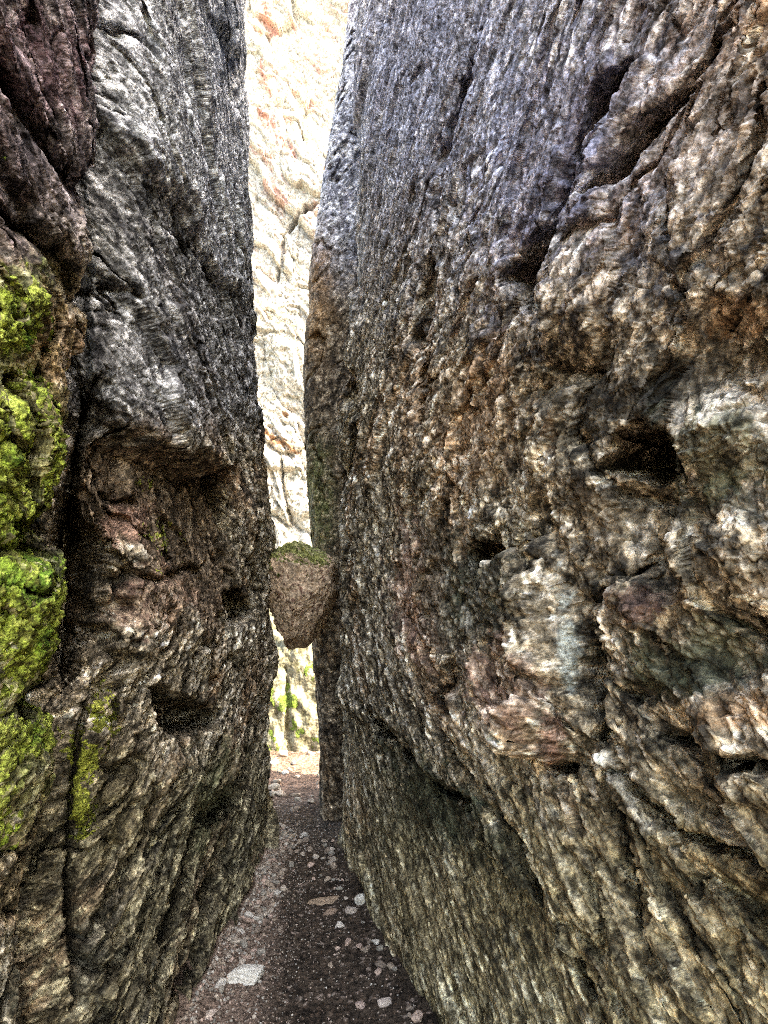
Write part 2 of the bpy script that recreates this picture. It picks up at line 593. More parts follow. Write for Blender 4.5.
def right_relief(S, Z, x, y, B):
    lowpanel = poly(x, y, [(325, 690), (345, 715), (400, 770), (440, 800), (470, 860), (520, 905), (570, 960), (640, 1100), (300, 1100), (300, 700)], 7)
    topzone = sstep(330, 60, y) * sstep(760, 560, x)
    lowright = sstep(740, 960, y)
    rough = 1.0 - 0.5 * topzone - 0.25 * lowpanel - 0.15 * lowright
    streak = 0.3 + 0.5 * topzone - 0.1 * lowpanel + 0.1 * lowright
    D, aux = craggy(S, Z, (0.75, 1.25), 1.6, 100, rough, streak, big=0.6 - 0.25 * lowpanel, tamp=1.1)
    T = aux['T']
    A = lambda *a: blob(x, y, *a)
    K = lambda pts, wd: crack(x, y, pts, wd)
    D = D * 0.9 - 0.055 * lowpanel
    # long bulge over the low panel
    D = D + 0.028 * A(420, 720, 60, 70, 40)
    # upper V-notch and the slanting groove above it
    T = T + 0.24 * poly(x, y, [(556, 228), (548, 262), (524, 304), (512, 268), (526, 238)], 6)
    D = D - 0.054 * poly(x, y, [(556, 228), (548, 262), (524, 304), (512, 268), (526, 238)], 6)
    T = T + 0.14 * K([(616, 60), (590, 130), (560, 215), (530, 300)], 5.6)
    D = D - 0.030 * K([(616, 60), (590, 130), (560, 215), (530, 300)], 9)
    D = D + 0.036 * K([(640, 60), (606, 150), (580, 260), (560, 330)], 14)
    D = D - 0.092 * A(560, 372, 34, 20, -25)
    D = D + 0.021 * A(590, 320, 30, 25)
    # hollows
    T = T + 0.42 * poly(x, y, [(606, 446), (640, 424), (662, 436), (658, 462), (616, 474), (596, 468)], 7)
    D = D - 0.068 * poly(x, y, [(606, 446), (640, 424), (662, 436), (658, 462), (616, 474), (596, 468)], 7)
    T = T + 0.04 * poly(x, y, [(604, 470), (668, 450), (676, 520), (676, 588), (640, 600), (610, 540)], 16)
    D = D - 0.09 * poly(x, y, [(604, 470), (668, 450), (676, 520), (676, 588), (640, 600), (610, 540)], 16)
    T = T + 0.32 * poly(x, y, [(468, 556), (492, 548), (508, 568), (506, 622), (494, 616), (476, 588)], 5)
    D = D - 0.068 * poly(x, y, [(468, 556), (492, 548), (508, 568), (506, 622), (494, 616), (476, 588)], 5)
    T = T + 0.27 * K([(505, 600), (508, 650), (500, 700)], 3.7)
    D = D - 0.059 * K([(505, 600), (508, 650), (500, 700)], 6)
    # central rib ending in a wedge
    D = D + 0.130 * poly(x, y, [(516, 556), (548, 548), (566, 600), (574, 690), (566, 750), (548, 766), (530, 720), (504, 690), (508, 640)], 9)
    D = D + 0.065 * poly(x, y, [(540, 706), (566, 700), (566, 740), (556, 764), (546, 742)], 5)
    T = T + 0.22 * K([(516, 690), (536, 756), (556, 782)], 5.0)
    D = D - 0.048 * K([(516, 690), (536, 756), (556, 782)], 8)
    T = T + 0.14 * K([(578, 600), (584, 690), (590, 790)], 3.7)
    D = D - 0.030 * K([(578, 600), (584, 690), (590, 790)], 6)
    # large dark recess band upper right and lichen shelf
    D = D - 0.102 * A(700, 350, 60, 35, -35)
    D = D - 0.082 * A(720, 660, 60, 40)
    D = D + 0.050 * A(720, 430, 50, 30, -20)
    D = D + 0.043 * A(740, 560, 50, 40)
    T = T + 0.17 * K([(640, 738), (690, 748), (730, 770), (780, 772)], 4.3)
    D = D - 0.071 * K([(640, 738), (690, 748), (730, 770), (780, 772)], 7)
    T = T + 0.08 * K([(600, 770), (650, 830), (720, 860), (780, 900)], 3.7)
    D = D - 0.036 * K([(600, 770), (650, 830), (720, 860), (780, 900)], 6)
    T = T + 0.14 * K([(586, 790), (600, 870), (628, 960)], 3.1)
    D = D - 0.030 * K([(586, 790), (600, 870), (628, 960)], 5)
    # left third: bulges and clefts
    D = D + 0.036 * A(395, 450, 40, 60)
    D = D + 0.036 * A(400, 640, 30, 50)
    D = D + 0.029 * A(560, 480, 40, 30)
    T = T + 0.19 * K([(345, 350), (352, 420), (338, 500)], 3.7)
    D = D - 0.042 * K([(345, 350), (352, 420), (338, 500)], 6)
    T = T + 0.14 * K([(425, 250), (410, 340), (418, 430)], 3.7)
    D = D - 0.030 * K([(425, 250), (410, 340), (418, 430)], 6)
    T = T + 0.14 * K([(450, 650), (440, 720), (470, 800)], 4.3)
    D = D - 0.030 * K([(450, 650), (440, 720), (470, 800)], 7)
    T = T + 0.22 * K([(350, 700), (400, 762), (450, 800), (486, 850)], 3.7)
    D = D - 0.048 * K([(350, 700), (400, 762), (450, 800), (486, 850)], 6)
    T = T + 0.14 * K([(480, 780), (530, 900), (560, 1000)], 3.7)
    D = D - 0.030 * K([(480, 780), (530, 900), (560, 1000)], 6)
    T = T + 0.14 * K([(720, 20), (640, 120), (600, 200)], 5.6)
    D = D - 0.030 * K([(720, 20), (640, 120), (600, 200)], 9)
    T = T + 0.14 * K([(470, 40), (440, 140), (425, 250)], 5.0)
    D = D - 0.030 * K([(470, 40), (440, 140), (425, 250)], 8)
    aux['T'] = T
    return D, aux


def right_paint(S, Z, x, y, B, D, aux):
    topz = sstep(400, 120, y)
    low = sstep(700, 900, y)
    c = rock_tones(S, Z, aux, 300, ROCK, DARK, LIGHT, WARM, 0.25)
    g = rock_tones(S, Z, aux, 340, HAZE_GREY, HAZE_GREYD, HAZE_GREYL, lin(120, 108, 116), 0.45)
    c = mix(c, g, topz * sstep(820, 560, x) * 0.95)  # top of the wall: flare glow painted into the rock colour
    o = rock_tones(S, Z, aux, 380, lin(166, 152, 114), lin(58, 54, 40), lin(222, 212, 180), lin(160, 134, 100), 0.3)
    c = mix(c, o, low * 0.85)
    A = lambda *a: blob(x, y, *a)
    n = fbm(S * 12, Z * 12, 333, 4)
    nh = fbm(S * 70, Z * 60, 77, 3, gain=.7)
    def patch(m, col, amt):  # stains, lichen, dark patches and painted haze alike
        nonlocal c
        c = mix(c, col * (0.55 + 0.9 * aux['c3'] * aux['c4'] + .2 * nh)[..., None], patch_mask(m, n, nh, amt))
    patch(A(640, 400, 90, 34, -30), lin(62, 58, 50), .75)  # dark patches here lie on the recess band, lichen shelf, ledge and hollow
    patch(A(700, 380, 60, 24, -30), lin(54, 52, 46), .7)
    patch(A(735, 500, 40, 26, 20), lin(44, 50, 40), .75)
    patch(A(590, 520, 34, 40), lin(84, 70, 54), .6)
    patch(A(690, 665, 74, 26, 10), lin(48, 50, 40), .6)
    patch(A(440, 800, 24, 90, -42), lin(56, 62, 48), .75)
    patch(A(510, 860, 14, 60, -30), lin(60, 62, 46), .6)
    patch(A(650, 860, 18, 90, -35), lin(66, 62, 46), .6)
    patch(A(480, 590, 30, 50), lin(52, 56, 44), .7)
    patch(A(590, 130, 30, 140, 25), lin(100, 98, 112), .6)
    patch(A(740, 90, 50, 40, -30), lin(84, 76, 72), .6)
    patch(A(745, 315, 35, 22), ORANGE, .4)
    patch(A(735, 715, 50, 22), ORANGE, .5)
    patch(A(640, 600, 34, 22), RED, .7)
    patch(A(420, 590, 30, 70), PINK, .55)
    patch(A(500, 690, 40, 50, -30), PINK, .45)
    patch(A(552, 735, 16, 30), PINK, .8)
    patch(A(720, 450, 60, 50), LICHEN, .75)
    patch(A(700, 660, 70, 40), LICHEN, .75)
    patch(A(600, 400, 80, 40), DARK, .5)
    patch(A(440, 580, 26, 60), LICHEN, .55)
    patch(A(420, 820, 40, 60, 40), LICHEN, .6)
    patch(A(566, 645, 11, 52, -4), BLUEW, .9)
    patch(A(545, 150, 60, 120, 20), lin(150, 152, 182), .5)  # lavender haze painted on the upper rock
    patch(A(440, 60, 90, 120, 10), lin(176, 182, 208), .6)  # brightest part of the painted haze
    patch(A(640, 900, 90, 70), TAN, .35)
    patch(A(420, 900, 30, 90, -15), TAN, .45)
    patch(A(700, 130, 90, 60), lin(150, 138, 130), .5)
    patch(A(470, 420, 60, 70), WARM, .4)
    return c


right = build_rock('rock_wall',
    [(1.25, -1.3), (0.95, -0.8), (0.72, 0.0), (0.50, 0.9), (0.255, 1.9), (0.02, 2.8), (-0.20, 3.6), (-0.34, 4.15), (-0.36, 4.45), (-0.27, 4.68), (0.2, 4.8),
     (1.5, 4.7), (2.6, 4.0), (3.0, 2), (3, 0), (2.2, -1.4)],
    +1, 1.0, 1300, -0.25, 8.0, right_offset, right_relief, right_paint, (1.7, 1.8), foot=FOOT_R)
tag(right, 'huge rugged grey and tan rock wall filling the right side of the gap', 'rock')


# ------------------------------------------------------------------ slab behind its far edge
def slab_offset(Y, Z):
    return np.interp(Z, [0, 0.6, 1.3, 2.0, 2.5, 3.2, 4.0, 4.7, 5.4, 6.5, 8], [0.10, 0.08, 0.03, 0.0, -.03, -.05, -.02, .06, .16, .27, .34])


def slab_relief(S, Z, x, y, B):
    D, aux = craggy(S, Z, (0.3, 0.4), 1.6, 150, 0.6 + 0 * S, 0.8 + 0 * S, big=0.35)
    return D * 0.7, aux


def slab_paint(S, Z, x, y, B, D, aux):
    c = rock_tones(S, Z, aux, 420, lin(112, 98, 82), lin(48, 42, 36), lin(170, 156, 136), lin(128, 104, 78), 0.5)  # brown lowered so part of the slab's shade is in its colour
    g = rock_tones(S, Z, aux, 340, HAZE_GREY, HAZE_GREYD, HAZE_GREYL, lin(120, 108, 116), 0.45)
    c = mix(c, g, sstep(320, 200, y))  # upper slab takes the same greys with haze painted in
    n = fbm(S * 10, Z * 10, 4, 4)
    c = mix(c, lin(176, 136, 92), np.clip(blob(x, y, 318, 290, 14, 60) * (1 + n), 0, 1) * .5)
    c = mix(c, lin(120, 128, 78), np.clip(blob(x, y, 318, 500, 16, 50) * (1 + n), 0, 1) * .5)
    return c


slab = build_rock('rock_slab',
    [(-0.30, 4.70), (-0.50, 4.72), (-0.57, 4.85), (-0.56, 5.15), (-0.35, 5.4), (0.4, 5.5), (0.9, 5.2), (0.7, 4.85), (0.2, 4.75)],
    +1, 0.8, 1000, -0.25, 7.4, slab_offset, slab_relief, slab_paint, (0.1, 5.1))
tag(slab, 'narrow brown rock slab behind the far edge of the big wall beside the wedged boulder', 'rock')


# ------------------------------------------------------------------ left: mossy rock near the camera
def near_offset(Y, Z):
    return np.interp(Z, [-0.2, 0.4, 1.5, 2.4, 3.5, 7.5], [0.03, 0.0, 0.0, -.02, -.10, -.40])


def near_relief(S, Z, x, y, B):
    rough = 1.0 - 0.35 * sstep(300, 100, y)
    D, aux = craggy(S, Z, (0.9, 1.0), 1.5, 200, rough, 0.3 + 0.5 * sstep(300, 100, y) + 0.4 * sstep(800, 950, y), big=0.8)
    T = aux['T']
    A = lambda *a: blob(x, y, *a)
    K = lambda pts, wd: crack(x, y, pts, wd)
    D = D * 0.8
    T = T + 0.13 * K([(-30, 40), (30, 110), (80, 190), (100, 240)], 7.4)
    D = D - 0.028 * K([(-30, 40), (30, 110), (80, 190), (100, 240)], 12)
    T = T + 0.12 * K([(0, 200), (60, 250), (95, 330)], 5.6)
    D = D - 0.017 * K([(0, 200), (60, 250), (95, 330)], 9)
    D = D + 0.060 * A(20, 310, 40, 50)
    D = D + 0.070 * A(20, 430, 50, 50)
    D = D + 0.090 * A(20, 610, 45, 80)
    D = D - 0.140 * A(74, 560, 16, 70)
    D = D - 0.090 * A(95, 480, 14, 90)
    T = T + 0.20 * poly(x, y, [(10, 520), (45, 495), (70, 500), (60, 520), (30, 545), (0, 560)], 6)
    D = D - 0.020 * poly(x, y, [(10, 520), (45, 495), (70, 500), (60, 520), (30, 545), (0, 560)], 6)
    T = T + 0.24 * poly(x, y, [(20, 700), (70, 668), (105, 650), (110, 690), (70, 715), (20, 722)], 8)
    D = D - 0.032 * poly(x, y, [(20, 700), (70, 668), (105, 650), (110, 690), (70, 715), (20, 722)], 8)
    D = D + 0.060 * A(30, 760, 45, 60)
    T = T + 0.12 * K([(0, 850), (70, 842)], 3.1)
    D = D - 0.014 * K([(0, 850), (70, 842)], 5)
    T = T + 0.12 * K([(-10, 960), (20, 920), (60, 900)], 3.1)
    D = D - 0.017 * K([(-10, 960), (20, 920), (60, 900)], 5)
    aux['T'] = T
    return D, aux


def near_paint(S, Z, x, y, B, D, aux):
    c = rock_tones(S, Z, aux, 520, ROCK, DARK, LIGHT, WARM, 0.3)
    p = rock_tones(S, Z, aux, 540, lin(126, 116, 116), lin(56, 48, 52), lin(180, 168, 168), lin(122, 104, 106), 0.3)
    c = mix(c, p, sstep(330, 180, y))
    n = fbm(S * 12, Z * 12, 55, 4)
    nh = fbm(S * 70, Z * 60, 77, 3, gain=.7)
    def patch(m, col, amt):
        nonlocal c
        c = mix(c, col * (0.55 + 0.9 * aux['c3'] * aux['c4'] + .2 * nh)[..., None], patch_mask(m, n, nh, amt))
    mm, _ = near_moss(S, Z, x, y, B, D, aux)
    halo = np.clip(blob(x, y, 25, 620, 60, 100) + blob(x, y, 20, 430, 60, 80) + blob(x, y, 30, 760, 70, 60) + blob(x, y, 20, 310, 50, 50), 0, 1)
    patch(np.clip(halo * .8 + mm, 0, 1), lin(128, 138, 70), .6)
    patch(blob(x, y, 40, 60, 60, 60), lin(140, 104, 112), .4)
    patch(blob(x, y, 50, 420, 40, 60), lin(150, 140, 96), .6)
    patch(blob(x, y, 60, 340, 30, 50), WARM, .6)
    patch(blob(x, y, 30, 990, 60, 60), lin(92, 96, 80), .6)
    patch(blob(x, y, 30, 860, 50, 60), OLIVE, .5)
    return c


def near_moss(S, Z, x, y, B, D, aux):
    A = lambda *a: blob(x, y, *a)
    m = (1.25 * A(20, 312, 38, 40, 35) + 1.1 * A(10, 420, 56, 60) + .9 * A(45, 470, 44, 26) + 1.2 * A(10, 500, 30, 26) + 1.5 * A(32, 620, 50, 76, 15) + .8 * A(0, 550, 25, 40)
         + 1.3 * A(30, 738, 52, 26) + 0.9 * A(0, 800, 20, 50) + .5 * A(62, 780, 12, 60))
    n = fbm(S * 9, Z * 9, 61, 5, gain=.6)
    nf = fbm(S * 70, Z * 60, 64, 3, gain=.7)
    m = np.clip((m + n * 0.65 + nf * .35 - 0.48) * 2.0, 0, 1)
    n2 = fbm(S * 6, Z * 6, 62, 4); n3 = fbm(S * 50, Z * 50, 63, 3)
    c = np.broadcast_to(lin(134, 150, 58), S.shape + (3,))
    c = mix(c, lin(176, 190, 92), sstep(-.05, .5, n2))
    c = mix(c, lin(84, 122, 40), sstep(.05, .5, -n2) * .9)
    c = mix(c, lin(84, 80, 42), sstep(.0, .5, n3 + .6 * fbm(S * 16, Z * 16, 67, 3)) * .85)
    c = mix(c, lin(200, 205, 110), sstep(.15, .6, -n3) * .5)
    return m, c


near = build_rock('rock_wall',
    [(-1.1, -1.3), (-0.86, -0.7), (-0.75, 0.2), (-0.73, 1.0), (-0.735, 1.45), (-0.75, 1.60), (-0.80, 1.72), (-0.95, 1.80), (-1.3, 1.85), (-2.2, 1.8), (-2.8, .6), (-2.4, -1.2)],
    -1, 0.9, 1150, -0.25, 7.0, near_offset, near_relief, near_paint, (-1.7, 0.4), moss=near_moss)
tag(near, 'dark purple brown rock with bright green moss at the near left', 'rock')


# ------------------------------------------------------------------ left: tall slab with an overhang
def left_offset(Y, Z):
    far = np.interp(Z, [0, 1.25, 1.9, 2.16, 3, 4.3, 4.9, 5.9, 7.5], [0.03, 0.02, -.01, -.06, -.18, -.21, -.25, -.34, -.5])
    far = far + .05 * np.exp(-((Z - 1.12) / .2) ** 2) * sstep(4.15, 4.4, Y)
    return far * sstep(1.9, 3.6, Y) + (1 - sstep(1.9, 3.6, Y)) * np.interp(Z, [0, 2, 4, 7.5], [0.0, 0, -.12, -.45])


def left_relief(S, Z, x, y, B):
    upper = poly(x, y, [(80, -200), (84, 132), (112, 150), (150, 172), (176, 215), (194, 262), (222, 292), (244, 300), (300, 300), (300, -200)], 5)
    rough = 1.0 - 0.35 * upper
    low = sstep(720, 860, y)
    D, aux = craggy(S, Z, (0.9, 1.1), 1.5, 240, rough, 0.15 + 0.05 * upper + 0.4 * low, stretch=1.7, big=0.7)
    D = D * 0.85
    T = aux['T']
    A = lambda *a: blob(x, y, *a)
    K = lambda pts, wd: crack(x, y, pts, wd)
    D = D + 0.10 * upper * sstep(262, 205, x)
    # bulging underside and the recess beneath its lip
    lip = poly(x, y, [(84, 140), (150, 170), (194, 262), (238, 300), (238, 350), (232, 455), (200, 470), (160, 448), (112, 430), (92, 380)], 6)
    D = D + lip * (0.02 + 0.15 * sstep(200, 430, y) * 0.6)
    rec = poly(x, y, [(112, 432), (160, 446), (200, 466), (232, 470), (232, 600), (200, 640), (150, 560), (112, 520)], 8)
    D = D - 0.11 * rec * sstep(640, 470, y)
    # rim at the far edge
    D = D + 0.050 * K([(246, 330), (243, 450), (256, 560)], 9)
    T = T + 0.12 * K([(232, 340), (228, 440), (232, 540)], 3.1)
    D = D - 0.021 * K([(232, 340), (228, 440), (232, 540)], 5)
    T = T + 0.12 * K([(100, 380), (104, 470), (112, 560), (104, 640)], 5.6)
    D = D - 0.025 * K([(100, 380), (104, 470), (112, 560), (104, 640)], 9)
    T = T + 0.8 * poly(x, y, [(76, 392), (98, 400), (108, 470), (112, 560), (102, 630), (64, 690), (50, 640), (60, 500)], 7)
    D = D - 0.080 * poly(x, y, [(66, 370), (110, 384), (113, 470), (114, 560), (104, 640), (60, 705), (50, 640), (60, 500)], 5)
    # holes
    T = T + 0.39 * poly(x, y, [(226, 596), (246, 588), (256, 604), (250, 620), (232, 624)], 4)
    D = D - 0.052 * poly(x, y, [(226, 596), (246, 588), (256, 604), (250, 620), (232, 624)], 4)
    T = T + 0.45 * poly(x, y, [(150, 690), (196, 700), (216, 712), (206, 728), (176, 732), (156, 716)], 5)
    D = D - 0.060 * poly(x, y, [(150, 690), (196, 700), (216, 712), (206, 728), (176, 732), (156, 716)], 5)
    T = T + 0.20 * poly(x, y, [(196, 812), (232, 780), (248, 768), (244, 800), (214, 830)], 5)
    D = D - 0.024 * poly(x, y, [(196, 812), (232, 780), (248, 768), (244, 800), (214, 830)], 5)
    # slanting clefts low down
    T = T + 0.21 * K([(206, 815), (190, 870), (172, 930), (150, 1010)], 3.1)
    D = D - 0.045 * K([(206, 815), (190, 870), (172, 930), (150, 1010)], 5)
    T = T + 0.21 * K([(236, 800), (222, 880), (205, 940), (170, 1010)], 3.7)
    D = D - 0.045 * K([(236, 800), (222, 880), (205, 940), (170, 1010)], 6)
    T = T + 0.16 * K([(95, 680), (80, 740), (70, 820), (72, 900), (76, 1010)], 3.1)
    D = D - 0.035 * K([(95, 680), (80, 740), (70, 820), (72, 900), (76, 1010)], 5)
    T = T + 0.12 * K([(152, 780), (146, 840), (120, 900)], 3.1)
    D = D - 0.021 * K([(152, 780), (146, 840), (120, 900)], 5)
    D = D + 0.060 * A(175, 770, 20, 30)
    D = D + 0.060 * A(228, 760, 14, 36)
    D = D + 0.040 * A(250, 850, 8, 60)
    D = D + 0.060 * poly(x, y, [(76, 930), (104, 922), (108, 960), (104, 996), (78, 990)], 4)
    D = D + 0.050 * A(130, 640, 24, 30)
    D = D + 0.040 * A(190, 620, 20, 30)
    T = T + 0.12 * K([(148, 492), (168, 512)], 1.9)
    D = D - 0.014 * K([(148, 492), (168, 512)], 3)
    T = T + 0.12 * K([(115, 560), (170, 590), (215, 560)], 2.5)
    D = D - 0.017 * K([(115, 560), (170, 590), (215, 560)], 4)
    T = T + 0.20 * poly(x, y, [(205, 20), (240, 60), (244, 120), (224, 90)], 6)
    D = D - 0.018 * poly(x, y, [(205, 20), (240, 60), (244, 120), (224, 90)], 6)
    D = D + 0.020 * A(130, 235, 30, 14, 40)
    return D, dict(aux, T=T, upper=upper, rec=rec)


def left_paint(S, Z, x, y, B, D, aux):
    c = rock_tones(S, Z, aux, 620, ROCK, DARK, LIGHT, WARM, 0.25)
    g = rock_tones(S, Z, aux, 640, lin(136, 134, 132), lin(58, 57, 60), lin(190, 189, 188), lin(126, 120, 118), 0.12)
    g_lit = rock_tones(S, Z, aux, 650, lin(204, 205, 206), lin(120, 120, 126), lin(232, 233, 235), lin(186, 186, 192), 0.12)
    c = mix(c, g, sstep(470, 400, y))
    c = mix(c, g_lit, aux['upper'])  # upper face paler than the underside: the light on it is painted in
    br = rock_tones(S, Z, aux, 660, lin(128, 108, 88), lin(84, 70, 58), lin(150, 132, 112), lin(132, 100, 80), 0.15)
    c = mix(c, br, aux['rec'] * .9)
    ol = rock_tones(S, Z, aux, 670, lin(124, 116, 92), lin(56, 54, 44), lin(178, 170, 140), lin(134, 112, 88), 0.5)
    c = mix(c, ol, sstep(700, 800, y) * .9)
    n = fbm(S * 12, Z * 12, 65, 4)
    nh = fbm(S * 70, Z * 60, 77, 3, gain=.7)
    def patch(m, col, amt):
        nonlocal c
        c = mix(c, col * (0.55 + 0.9 * aux['c3'] * aux['c4'] + .2 * nh)[..., None], patch_mask(m, n, nh, amt))
    patch(blob(x, y, 130, 530, 24, 22), PINK, .7)
    patch(blob(x, y, 150, 600, 40, 30), PINK, .4)
    patch(blob(x, y, 212, 800, 14, 60, 15), GREEN, .55)
    patch(blob(x, y, 90, 960, 20, 36), lin(150, 146, 130), .5)
    patch(blob(x, y, 120, 800, 30, 60), OLIVE, .4)
    patch(blob(x, y, 225, 30, 16, 50), lin(96, 108, 122), .6)
    return c


def left_moss(S, Z, x, y, B, D, aux):
    A = lambda *a: blob(x, y, *a)
    m = (.8 * A(140, 490, 20, 16) + .55 * A(165, 535, 24, 20) + 1.4 * A(106, 712, 15, 32) + 1.4 * A(82, 800, 14, 54) + .9 * A(88, 760, 16, 24) + .5 * A(60, 740, 20, 30) + .4 * A(150, 560, 40, 30))
    n = fbm(S * 11, Z * 11, 68, 5, gain=.6)
    nf = fbm(S * 70, Z * 60, 64, 3, gain=.7)
    m = np.clip((m + n * 0.6 + nf * .45 - 0.5) * 1.8, 0, 1)
    n2 = fbm(S * 6, Z * 6, 69, 4); n3 = fbm(S * 50, Z * 50, 63, 3)
    c = np.broadcast_to(lin(150, 156, 66), S.shape + (3,))
    c = mix(c, lin(190, 194, 96), sstep(-.05, .5, n2))
    c = mix(c, lin(100, 110, 50), sstep(.0, .5, n3) * .7)
    return m, c


left = build_rock('rock_slab',
    [(-1.35, 1.96), (-1.0, 1.94), (-0.86, 1.98), (-0.78, 2.12), (-0.745, 2.4), (-0.735, 2.8), (-0.70, 3.6), (-0.70, 4.25), (-0.74, 4.55), (-0.95, 4.8), (-1.8, 4.9), (-2.9, 4.3), (-3.0, 2.8), (-2.4, 1.98)],
    -1, 0.95, 1250, -0.25, 7.6, left_offset, left_relief, left_paint, (-1.8, 3.4), moss=left_moss, mossh=0.005, foot=FOOT_L)
tag(left, 'tall grey rock slab with a shadowed overhang, right of the mossy rock', 'rock')


# ------------------------------------------------------------------ sunlit cliff beyond the gap
def flat_cliff():
    nx_, nz_ = 520, 900
    x = np.linspace(-3.6, 2.4, nx_); z = np.linspace(-0.2, 1, nz_)
    z = np.linspace(-0.2, 14.0, nz_)
    X, Z = np.meshgrid(x, z)
    Y = 8.3 + 0.05 * Z + 0.12 * (X + 0.8) ** 2 * 0
    B = np.stack([X, Y, Z], -1)
    px, py = project(B)
    u = X - 0.9 * (-Z) * 0 
    # bedding falls to the right
    a = (Z + X * 1.15); b = (X - Z * 0.35)
    wz = fbm(X * 1.2, Z * .8, 801, 4) * 0.35
    D = 0
    cells = []
    for i, (wd, amp) in enumerate(((1.1, 0.16), (0.5, 0.08), (0.22, 0.045), (0.1, 0.022), (0.05, 0.01))):
        h, e, r = facet((a + wz) / wd, b / (wd * 2.0), 810 + i)
        D = D + amp * h; cells.append(r)
        D = D - amp * .5 * np.exp(-(e / .06) ** 2) * (r > .5)
    D = D + 0.03 * fbm(X * 14, Z * 14, 820, 5, gain=.6)
    qx = px + 3 * fbm(X * 6, Z * 6, 830, 3); qy = py + 3 * fbm(X * 6, Z * 6, 831, 3)
    K = lambda pts, wd: crack(qx, qy, pts, wd)
    D = D - 0.25 * K([(282, 232), (296, 216), (306, 208), (318, 203)], 3.0) - 0.12 * K([(283, 232), (281, 260), (276, 280)], 2.5)
    D = D + 0.2 * poly(qx, qy, [(262, 448), (284, 456), (300, 470), (262, 470), (245, 430)], 3) * 0.5
    n3 = fbm(a * 7 + wz * 4, b * 2.0, 841, 5, gain=.62); n4 = fbm(a * 16, b * 7, 842, 4, gain=.62)
    n5 = fbm(a * 3.0, b * 1.0, 843, 3)
    c = np.broadcast_to(lin(176, 170, 160), X.shape + (3,)).astype(F)
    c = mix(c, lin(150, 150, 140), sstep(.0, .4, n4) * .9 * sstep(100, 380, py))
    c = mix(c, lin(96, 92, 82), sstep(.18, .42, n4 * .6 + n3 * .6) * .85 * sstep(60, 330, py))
    redz = sstep(330, 120, py)
    c = mix(c, lin(186, 140, 128), sstep(.0, .42, n3 + .3 * n4) * sstep(-.3, .3, n5) * redz * .8)
    c = mix(c, lin(164, 112, 98), np.clip(K([(258, 110), (275, 135), (296, 160)], 5) + K([(262, 180), (275, 190), (288, 206)], 6) * .8 + K([(262, 0), (268, 20), (276, 30)], 6) + K([(262, 60), (262, 75), (270, 95)], 3), 0, 1) * .9)
    c = mix(c, lin(128, 84, 48), np.clip(K([(255, 424), (275, 440), (300, 452)], 4) + .8 * blob(qx, qy, 284, 412, 5, 4), 0, 1) * .9)
    c = mix(c, lin(70, 62, 54), K([(282, 232), (296, 216), (306, 208), (318, 203)], 2.5) * .8)
    P = B.copy(); P[..., 1] -= D
    # sides and top fold back into the hill
    left_edge = P[:, :1].copy(); left_edge[..., 0] -= 1.0; left_edge[..., 1] += 4
    right_edge = P[:, -1:].copy(); right_edge[..., 0] += 1.5; right_edge[..., 1] += 4
    P = np.concatenate([left_edge, P, right_edge], 1)
    c = np.concatenate([c[:, :1], c, c[:, -1:]], 1)
    top = P[-1:].copy(); top[..., 1] += 4; top[..., 2] += .4
    P = np.concatenate([P, top], 0); c = np.concatenate([c, c[-1:]], 0)
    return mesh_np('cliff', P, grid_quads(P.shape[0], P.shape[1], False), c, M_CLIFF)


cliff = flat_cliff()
tag(cliff, 'pale sunlit cliff with reddish streaks seen through the gap', 'cliff')


# ------------------------------------------------------------------ closed boulders from a displaced sphere
def ico(sub):
    import bmesh
    bm = bmesh.new()
    bmesh.ops.create_icosphere(bm, subdivisions=sub, radius=1.0)
    V = np.array([v.co[:] for v in bm.verts], F)
    T = np.array([[v.index for v in f.verts] for f in bm.faces], np.int32)
    bm.free()
    return V, T


def tri_noise(V, f, seed, octv=4):
    return (fbm(V[:, 0] * f, V[:, 1] * f + V[:, 2] * .7 * f, seed, octv) + fbm(V[:, 1] * f, V[:, 2] * f + V[:, 0] * .6 * f, seed + 9, octv) + fbm(V[:, 2] * f, V[:, 0] * f + V[:, 1] * .5 * f, seed + 19, octv)) / 3 * 1.6


def cut_planes(V, seed, n, lo, hi):
    """chop a ball with random planes: broken-stone facets"""
    rng = np.random.RandomState(seed)
    for _ in range(n):
        d = rng.normal(size=3); d /= np.linalg.norm(d)
        h = rng.uniform(lo, hi)
        k = V @ d - h
        V = V - np.where(k > 0, k * 0.93, 0)[:, None] * d
    return V


